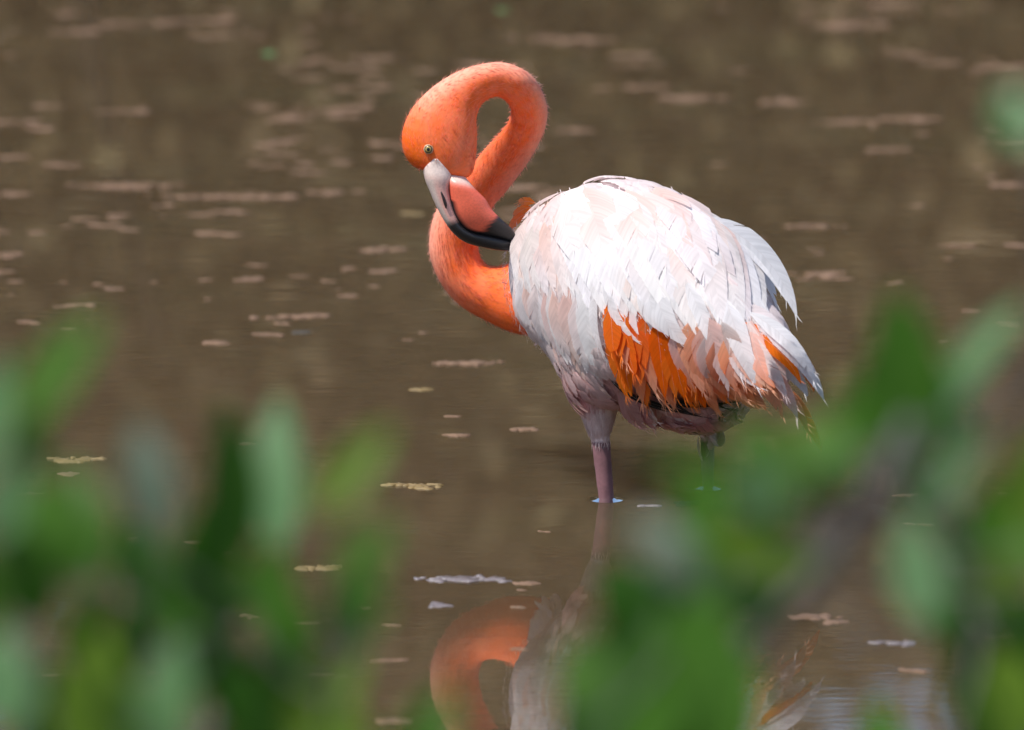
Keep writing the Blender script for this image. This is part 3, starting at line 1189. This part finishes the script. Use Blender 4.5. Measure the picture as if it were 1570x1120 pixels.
# photo x, y, width, height in pixels, slope, material, label
SCRAPS = [
    (1300, 40, 112, 22, 0, 's', 'largest tan scum patch near the top right of the pond'),
    (862, 62, 125, 20, -0.4, 's', 'long tan scum patch at the top behind the curled neck'),
    (245, 36, 185, 14, 0.3, 's', 'very long reddish scum streak at the top left'),
    (125, 50, 70, 13, 0, 's', 'tan scum patch left of the long streak at the top left'),
    (525, 168, 105, 10, 0.9, 's', 'slanting tan streak to the left of the orange head'),
    (425, 220, 60, 8, 0.9, 's', 'short slanting streak left of and below the head'),
    (345, 303, 195, 10, 0, 's', 'longest pinkish scum streak left of the bill'),
    (195, 286, 140, 18, 0, 's', 'broad ragged scum patch at the left above the longest pinkish streak'),
    (96, 254, 58, 12, 0, 's', 'oval tan scrap near the left edge at bill height'),
    (20, 242, 46, 8, 0, 's', 'flat tan scrap cut by the left edge, upper one'),
    (16, 298, 40, 10, 0, 's', 'flat pinkish scrap cut by the left edge, middle one'),
    (18, 390, 40, 9, 0.4, 's', 'flat tan scrap cut by the left edge, lowest one'),
    (505, 296, 44, 11, 0.2, 's', 'short tan scrap just right of the longest pinkish streak'),
    (323, 359, 54, 9, -0.3, 's', 'pale tan scrap floating below the longest pinkish streak'),
    (585, 384, 66, 12, 0.2, 's', 'tan oval scrap left of the bend in the lower neck'),
    (455, 486, 115, 7, 0.25, 's', 'long thin brown streak on the open water left of the neck base'),
    (330, 526, 38, 6, 0, 's', 'small brown scrap above the tall dark green leaf'),
    (712, 558, 95, 8, 0, 's', 'dull brown streak just left of the white breast'),
    (210, 172, 36, 12, 0, 's', 'small pinkish oval scrap at the upper left'),
    (1062, 151, 84, 15, 0, 's', 'tan scum patch in the water above the white back'),
    (1200, 157, 48, 18, -0.5, 's', 'blunt tan scrap right of the patch above the white back'),
    (1410, 183, 80, 8, 0, 's', 'thin tan streak at the upper right'),
    (1355, 231, 60, 8, 0.3, 's', 'thin tan scrap right of the back and below the upper right streak'),
    (1540, 104, 80, 18, 0.6, 's', 'slanting tan patch cut by the right edge'),
    (1450, 97, 34, 12, -0.5, 's', 'small tan scrap left of the slanting patch at the right edge'),
    (1245, 348, 80, 8, 0, 's', 'reddish brown streak right of the white shoulder'),
    (1264, 421, 58, 13, 0.2, 's', 'dark brown lump right of the folded wing tip'),
    (880, 201, 50, 9, 0, 's', 'tan scrap right of the curled neck'),
    (970, 135, 90, 11, 0.2, 's', 'tan streak right of the top of the neck'),
    (582, 90, 62, 9, 0, 's', 'tan streak left of the top of the neck'),
    (630, 328, 26, 6, 0, 'y', 'small yellow leaf scrap left of the bill'),
    (118, 706, 56, 10, 0.3, 'y', 'yellowish scrap of weed behind the left leaves'),
    (640, 746, 78, 9, -0.2, 'y', 'yellowish tangle of weed left of the leg'),
    (803, 659, 40, 6, 0, 's', 'small brown scrap left of the thigh'),
    (702, 668, 36, 5, 0, 's', 'small brown scrap further left of the thigh'),
    (653, 598, 24, 5, 0, 'y', 'tiny pale scrap below the streak by the breast'),
    (710, 888, 128, 15, 0, 'f', 'pale foamy raft above the mirrored neck'),
    (668, 929, 26, 8, 0, 'f', 'small white foam fleck left of the mirrored neck'),
    (998, 776, 36, 3, 0, 'f', 'thin white fleck just right of the standing leg'),
    (1052, 773, 34, 6, 0.3, 'd', 'dark floating scrap right of the standing leg'),
    (1368, 986, 50, 10, 0, 'f', 'pale foam fleck right of the mirrored tail'),
    (1075, 858, 26, 9, 0.3, 'y', 'yellow leaf scrap seen between the right hand leaves'),
    (412, 82, 16, 9, 0, 'g', 'tiny green leaf floating at the upper left'),
    (768, 16, 16, 9, 0, 'g', 'tiny green leaf floating above the neck'),
    (466, 510, 34, 5, 0.5, 'd', 'dark thin twig scrap left of the neck base'),
    (480, 872, 46, 10, 0, 'y', 'dull ring of scum behind the left leaves'),
]
MATS = {'s': M_SCUM, 'f': M_FOAM, 'y': M_YEL, 'd': M_DARK, 'g': M_GRN}
NAMES = {'s': 'scum_patch', 'f': 'foam_fleck', 'y': 'weed_scrap', 'd': 'dark_scrap', 'g': 'floating_leaf'}
CATS = {'s': 'scum', 'f': 'foam', 'y': 'weed', 'd': 'debris', 'g': 'leaf'}
for k, (x, y, ww, hh, sl, mt, lb) in enumerate(SCRAPS):
    c = PW(x, y)
    sc_ = (c - CAM).dot(FWD) / DIST * PX
    V_, Q_ = scrap_mesh(ww * sc_, hh * sc_ / 0.25, 100 + k, 0, 0.0025 if mt != 'f' else 0.0015)
    o = obj(NAMES[mt], mesh_np(NAMES[mt], V_, Q_), MATS[mt], label=lb, category=CATS[mt], group='scraps floating on the pond')
    o.location = c
    o.rotation_euler.z = math.atan(sl)


def flecks():
    Vs, Qs = [], []
    b = 0
    r = random.Random(5)
    drifts = [(r.uniform(-40, 1610), r.uniform(-60, 460) if k % 3 else r.uniform(-60, 1130)) for k in range(70)]
    for k in range(430):
        dx, dy = r.choice(drifts)
        x = dx + r.gauss(0, 60)
        y = dy + r.gauss(0, 7) + 0.05 * (x - dx)
        if k % 4 == 0:
            x, y = r.uniform(-40, 1610), r.uniform(-60, 1130)
        if y > 470 and (r.random() < 0.5 or 850 < x < 1010):
            continue
        c = PW(x, y)
        s = r.uniform(0.004, 0.014) * (1.6 if y < 380 else 1.0) * (1.8 if r.random() < 0.12 else 1)
        V_, Q_ = scrap_mesh(s * r.uniform(1.2, 3.4), s * r.uniform(0.8, 2.2), 900 + k, 0, 0.0012)
        an = r.uniform(-0.5, 0.5)
        ca_, sa_ = math.cos(an), math.sin(an)
        Vs += [(c.x + p[0] * ca_ - p[1] * sa_, c.y + p[0] * sa_ + p[1] * ca_, p[2]) for p in V_]
        Qs += [tuple(i + b for i in q) for q in Q_]
        b = len(Vs)
    obj('floating_flecks', mesh_np('floating_flecks', Vs, Qs), M_SCUM, kind='stuff', label='scattered small tan flecks of scum floating on the pond', category='scum')


flecks()

# ------------------------------------------------------------------ foreground shrubs on the near bank
def leaf_mesh(seed, fold, curl):
    r = random.Random(seed)
    nl, nw = 12, 3
    V, Q = [], []
    for i in range(nl + 1):
        t = i / nl
        wd = 0.5 * (math.sin(math.pi * min(1, t ** 0.85)) ** 0.75) * (1 if t < 0.98 else 0.6)
        wd = max(wd, 0.02)
        for j in range(-nw, nw + 1):
            x = wd * j / nw
            z = fold * abs(x) - curl * (t - 0.1) ** 2 + 0.02 * math.sin(t * 9 + seed) * abs(j) / nw
            V.append((x, t, z))
    k = 2 * nw + 1
    for i in range(nl):
        for j in range(2 * nw):
            Q.append((i * k + j, i * k + j + 1, (i + 1) * k + j + 1, (i + 1) * k + j))
    b = len(V)                                # leaf stalk
    for i in range(2):
        for a in range(6):
            an = a * math.tau / 6
            V.append((0.03 * math.cos(an), -0.16 + 0.2 * i, 0.03 * math.sin(an) - 0.01))
    Q += [(b + a, b + (a + 1) % 6, b + 6 + (a + 1) % 6, b + 6 + a) for a in range(6)]
    m = mesh_np('leaf', V, Q)
    m.materials.append(M_LEAF)
    return m


LEAVES = [leaf_mesh(1, 0.20, 0.10), leaf_mesh(2, 0.35, 0.22), leaf_mesh(3, 0.12, -0.05), leaf_mesh(4, 0.28, 0.30)]
GREEN = {'d': (0.009, 0.052, 0.003), 'm': (0.050, 0.140, 0.014), 'y': (0.105, 0.180, 0.014), 'p': (0.10, 0.215, 0.080), 'g': (0.085, 0.11, 0.085)}  # pale and grey tones have reflected sky sheen mixed into their base colour


def put_leaf(shrub, base, tip, width, nrm, tone):
    a = tip - base
    L = a.length
    y = a.normalized()
    z = (nrm - y * nrm.dot(y)).normalized()
    x = y.cross(z)
    o = bpy.data.objects.new('leaf', LEAVES[random.randrange(4)])
    COL.objects.link(o)
    o.parent = shrub
    mt = Matrix((x * width, y * L, z * width)).transposed().to_4x4()
    mt.translation = base
    o.matrix_parent_inverse = Matrix.Translation(-shrub.location)
    o.matrix_basis = mt
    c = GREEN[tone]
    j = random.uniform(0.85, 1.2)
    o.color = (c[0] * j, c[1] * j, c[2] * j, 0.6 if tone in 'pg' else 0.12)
    return base - y * L * 0.15


# base x, y -> tip x, y, width (photo pixels), distance from the camera, tone, facing (1 towards sky, 0 edge-on to it, -1 turned away)
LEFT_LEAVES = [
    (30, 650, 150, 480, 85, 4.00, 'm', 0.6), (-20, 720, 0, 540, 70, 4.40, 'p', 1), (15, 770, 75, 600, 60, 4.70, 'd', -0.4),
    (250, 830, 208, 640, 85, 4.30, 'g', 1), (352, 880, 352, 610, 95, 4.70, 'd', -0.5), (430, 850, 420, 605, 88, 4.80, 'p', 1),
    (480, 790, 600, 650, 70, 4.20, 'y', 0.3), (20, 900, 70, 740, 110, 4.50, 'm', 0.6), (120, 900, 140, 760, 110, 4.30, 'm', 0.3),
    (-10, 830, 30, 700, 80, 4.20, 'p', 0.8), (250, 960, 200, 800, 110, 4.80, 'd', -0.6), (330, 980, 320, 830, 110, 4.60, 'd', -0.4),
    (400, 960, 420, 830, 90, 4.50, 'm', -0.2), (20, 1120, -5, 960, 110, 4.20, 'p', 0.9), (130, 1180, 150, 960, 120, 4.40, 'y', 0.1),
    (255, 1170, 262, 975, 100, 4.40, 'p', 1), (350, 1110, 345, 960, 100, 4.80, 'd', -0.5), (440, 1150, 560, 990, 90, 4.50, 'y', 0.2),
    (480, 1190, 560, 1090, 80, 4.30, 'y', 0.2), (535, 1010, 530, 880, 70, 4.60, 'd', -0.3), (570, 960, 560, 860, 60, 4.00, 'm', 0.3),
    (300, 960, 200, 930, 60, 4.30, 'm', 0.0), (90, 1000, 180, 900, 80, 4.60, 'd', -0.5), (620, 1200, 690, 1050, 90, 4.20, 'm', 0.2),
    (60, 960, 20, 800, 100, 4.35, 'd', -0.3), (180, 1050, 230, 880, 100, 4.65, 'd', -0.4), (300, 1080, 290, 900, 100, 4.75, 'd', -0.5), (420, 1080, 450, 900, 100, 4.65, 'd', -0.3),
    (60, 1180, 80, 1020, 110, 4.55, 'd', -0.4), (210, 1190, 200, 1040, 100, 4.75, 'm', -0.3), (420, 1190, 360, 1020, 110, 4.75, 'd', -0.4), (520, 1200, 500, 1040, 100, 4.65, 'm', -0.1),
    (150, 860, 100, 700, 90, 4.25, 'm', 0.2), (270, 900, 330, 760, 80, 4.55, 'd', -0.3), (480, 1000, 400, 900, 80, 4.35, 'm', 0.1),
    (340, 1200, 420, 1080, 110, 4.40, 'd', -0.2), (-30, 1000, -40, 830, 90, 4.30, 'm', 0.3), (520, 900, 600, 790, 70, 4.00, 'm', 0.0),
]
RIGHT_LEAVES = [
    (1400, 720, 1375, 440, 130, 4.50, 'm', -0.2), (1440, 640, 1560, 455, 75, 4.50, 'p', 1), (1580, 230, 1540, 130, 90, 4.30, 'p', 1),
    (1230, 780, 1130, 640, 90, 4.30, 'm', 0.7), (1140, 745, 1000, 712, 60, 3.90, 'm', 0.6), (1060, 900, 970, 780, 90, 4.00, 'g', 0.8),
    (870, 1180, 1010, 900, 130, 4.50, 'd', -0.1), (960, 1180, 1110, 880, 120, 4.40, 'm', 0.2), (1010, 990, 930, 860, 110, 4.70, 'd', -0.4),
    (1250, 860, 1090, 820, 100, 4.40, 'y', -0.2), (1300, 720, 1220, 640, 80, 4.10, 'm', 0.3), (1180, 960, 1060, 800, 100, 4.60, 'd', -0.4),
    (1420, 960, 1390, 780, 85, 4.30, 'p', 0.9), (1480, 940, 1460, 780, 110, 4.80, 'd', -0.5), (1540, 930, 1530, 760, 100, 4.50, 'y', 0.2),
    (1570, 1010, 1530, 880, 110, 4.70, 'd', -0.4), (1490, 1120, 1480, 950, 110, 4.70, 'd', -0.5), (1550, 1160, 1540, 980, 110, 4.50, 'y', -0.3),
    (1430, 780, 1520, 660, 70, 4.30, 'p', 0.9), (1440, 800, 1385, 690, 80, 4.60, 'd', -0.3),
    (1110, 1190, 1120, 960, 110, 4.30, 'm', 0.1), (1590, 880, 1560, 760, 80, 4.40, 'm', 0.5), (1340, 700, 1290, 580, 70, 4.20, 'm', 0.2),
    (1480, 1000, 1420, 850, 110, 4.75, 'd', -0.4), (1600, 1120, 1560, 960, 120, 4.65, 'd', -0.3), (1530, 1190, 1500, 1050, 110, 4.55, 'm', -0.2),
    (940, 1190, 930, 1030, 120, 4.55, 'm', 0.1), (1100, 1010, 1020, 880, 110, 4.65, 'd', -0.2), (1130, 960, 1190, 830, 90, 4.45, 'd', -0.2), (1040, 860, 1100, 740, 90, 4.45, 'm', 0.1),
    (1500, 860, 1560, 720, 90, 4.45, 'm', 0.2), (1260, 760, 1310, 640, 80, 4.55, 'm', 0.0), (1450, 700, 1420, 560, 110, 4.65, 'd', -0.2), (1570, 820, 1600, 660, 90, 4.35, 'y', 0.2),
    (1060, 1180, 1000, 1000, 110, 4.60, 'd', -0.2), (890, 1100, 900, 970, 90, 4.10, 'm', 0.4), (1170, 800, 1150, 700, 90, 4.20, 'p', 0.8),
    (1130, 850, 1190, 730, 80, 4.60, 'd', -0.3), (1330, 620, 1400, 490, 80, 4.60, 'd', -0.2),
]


def shrub(label, leaves, root_px, stems, thick, extra, seed):
    r = random.Random(seed)
    rc = PD(root_px, 1120, 4.5)
    gz = ground_h(rc.x, rc.y)
    root = Vector((rc.x, rc.y, gz))
    s = empty('mangrove_shrub', root, label=label, category='shrub', group='leafy shrubs in front of the pond')
    nodes = []
    stem_pts = []
    for pts, rad in stems:
        pw = [root + Vector((r.uniform(-0.05, 0.05), r.uniform(-0.05, 0.05), -0.03))]
        first = PD(*pts[0])
        pw.append(root * 0.45 + first * 0.55 + Vector((r.uniform(-.03, .03), r.uniform(-.03, .03), 0)))
        pw += [PD(*q) for q in pts]
        rr = [rad * 1.5, rad * 1.2] + [rad * (1 - 0.6 * i / len(pts)) for i in range(len(pts))]
        pr = resample([(q.x, q.y, q.z, a) for q, a in zip(pw, rr)], 6)
        stem_pts.append((pw, rr))
        for q in pr[4:]:
            nodes.append((Vector(q[:3]), len(stem_pts) - 1))
    twigs = [[] for _ in stem_pts]
    ends = []
    for (x0, y0, x1, y1, wd, dist, tone, face) in leaves:
        a = PD(x0, y0, dist)
        b = PD(x1, y1, dist + r.uniform(-0.03, 0.03))
        if face >= 0:
            nrm = (-FWD * (1 - 0.55 * face) + Vector((-0.25, 0, 0.9)) * face + Vector((r.uniform(-.2, .2), 0, 0)))
        else:
            nrm = (-FWD * 0.7 + Vector((0.9, -0.2, -0.5)) * (-face) * 1.3 + Vector((r.uniform(-.2, .2), 0, 0)))
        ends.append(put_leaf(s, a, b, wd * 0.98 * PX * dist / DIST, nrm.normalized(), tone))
    cx = sum((e.x for e in ends)) / len(ends)
    for k in range(extra):                    # the lower part of the shrub, below the picture
        e = Vector((cx + r.gauss(0, 0.24), root.y + r.gauss(0, 0.20), r.uniform(gz + 0.2, PD(785, 1130, 4.5).z - 0.13)))
        d = Vector((r.gauss(0, 0.6), r.gauss(0, 0.6), r.uniform(0.2, 1))).normalized()
        put_leaf(s, e, e + d * r.uniform(0.08, 0.12), r.uniform(0.035, 0.05), Vector((r.gauss(0, 0.5), r.gauss(0, 0.5), 1)).normalized(), r.choice('ddmmy'))
        ends.append(e - d * 0.015)
    for e in ends:
        best = min(nodes, key=lambda q: (q[0] - e).length + (0.25 if q[0].z > e.z else 0))
        twigs[best[1]].append((best[0], e))
    for (pw, rr), tw in zip(stem_pts, twigs):
        Vv, Qq, Tt = [], [], []
        for a, b, c in [tube(pw, rr, 8, 6)] + [tube([p0, (p0 * 0.5 + e * 0.5) + Vector((0, 0, -0.012)), e], [thick, thick * 0.8, thick * 0.6], 6, 3) for p0, e in tw]:
            k = len(Vv)
            Vv += [tuple(x) for x in a]
            Qq += [tuple(i + k for i in f) for f in b]
            Tt += [tuple(i + k for i in f) for f in c]
        obj('stem', mesh_np('stem', Vv, Qq, Tt), M_BARK, s)


shrub('blurred leafy green shrub in the lower left foreground', LEFT_LEAVES, 260,
      [([(230, 1000, 4.60), (225, 850, 4.55)], 0.0032), ([(340, 1050, 5.00), (370, 900, 5.05)], 0.0032), ([(60, 1050, 4.50), (40, 850, 4.45)], 0.003), ([(500, 1100, 4.50), (540, 980, 4.40)], 0.003)],
      0.0022, 60, 3)
shrub('blurred leafy green shrub with a grey branch in the lower right foreground', RIGHT_LEAVES, 1060,
      [([(1130, 1040, 4.55), (1240, 900, 4.50), (1330, 780, 4.45), (1395, 640, 4.45)], 0.010), ([(1000, 1100, 4.60), (1060, 950, 4.50)], 0.0032), ([(1480, 1080, 4.60), (1500, 900, 4.60), (1590, 600, 4.40), (1600, 260, 4.30)], 0.0032)],
      0.0024, 60, 4)
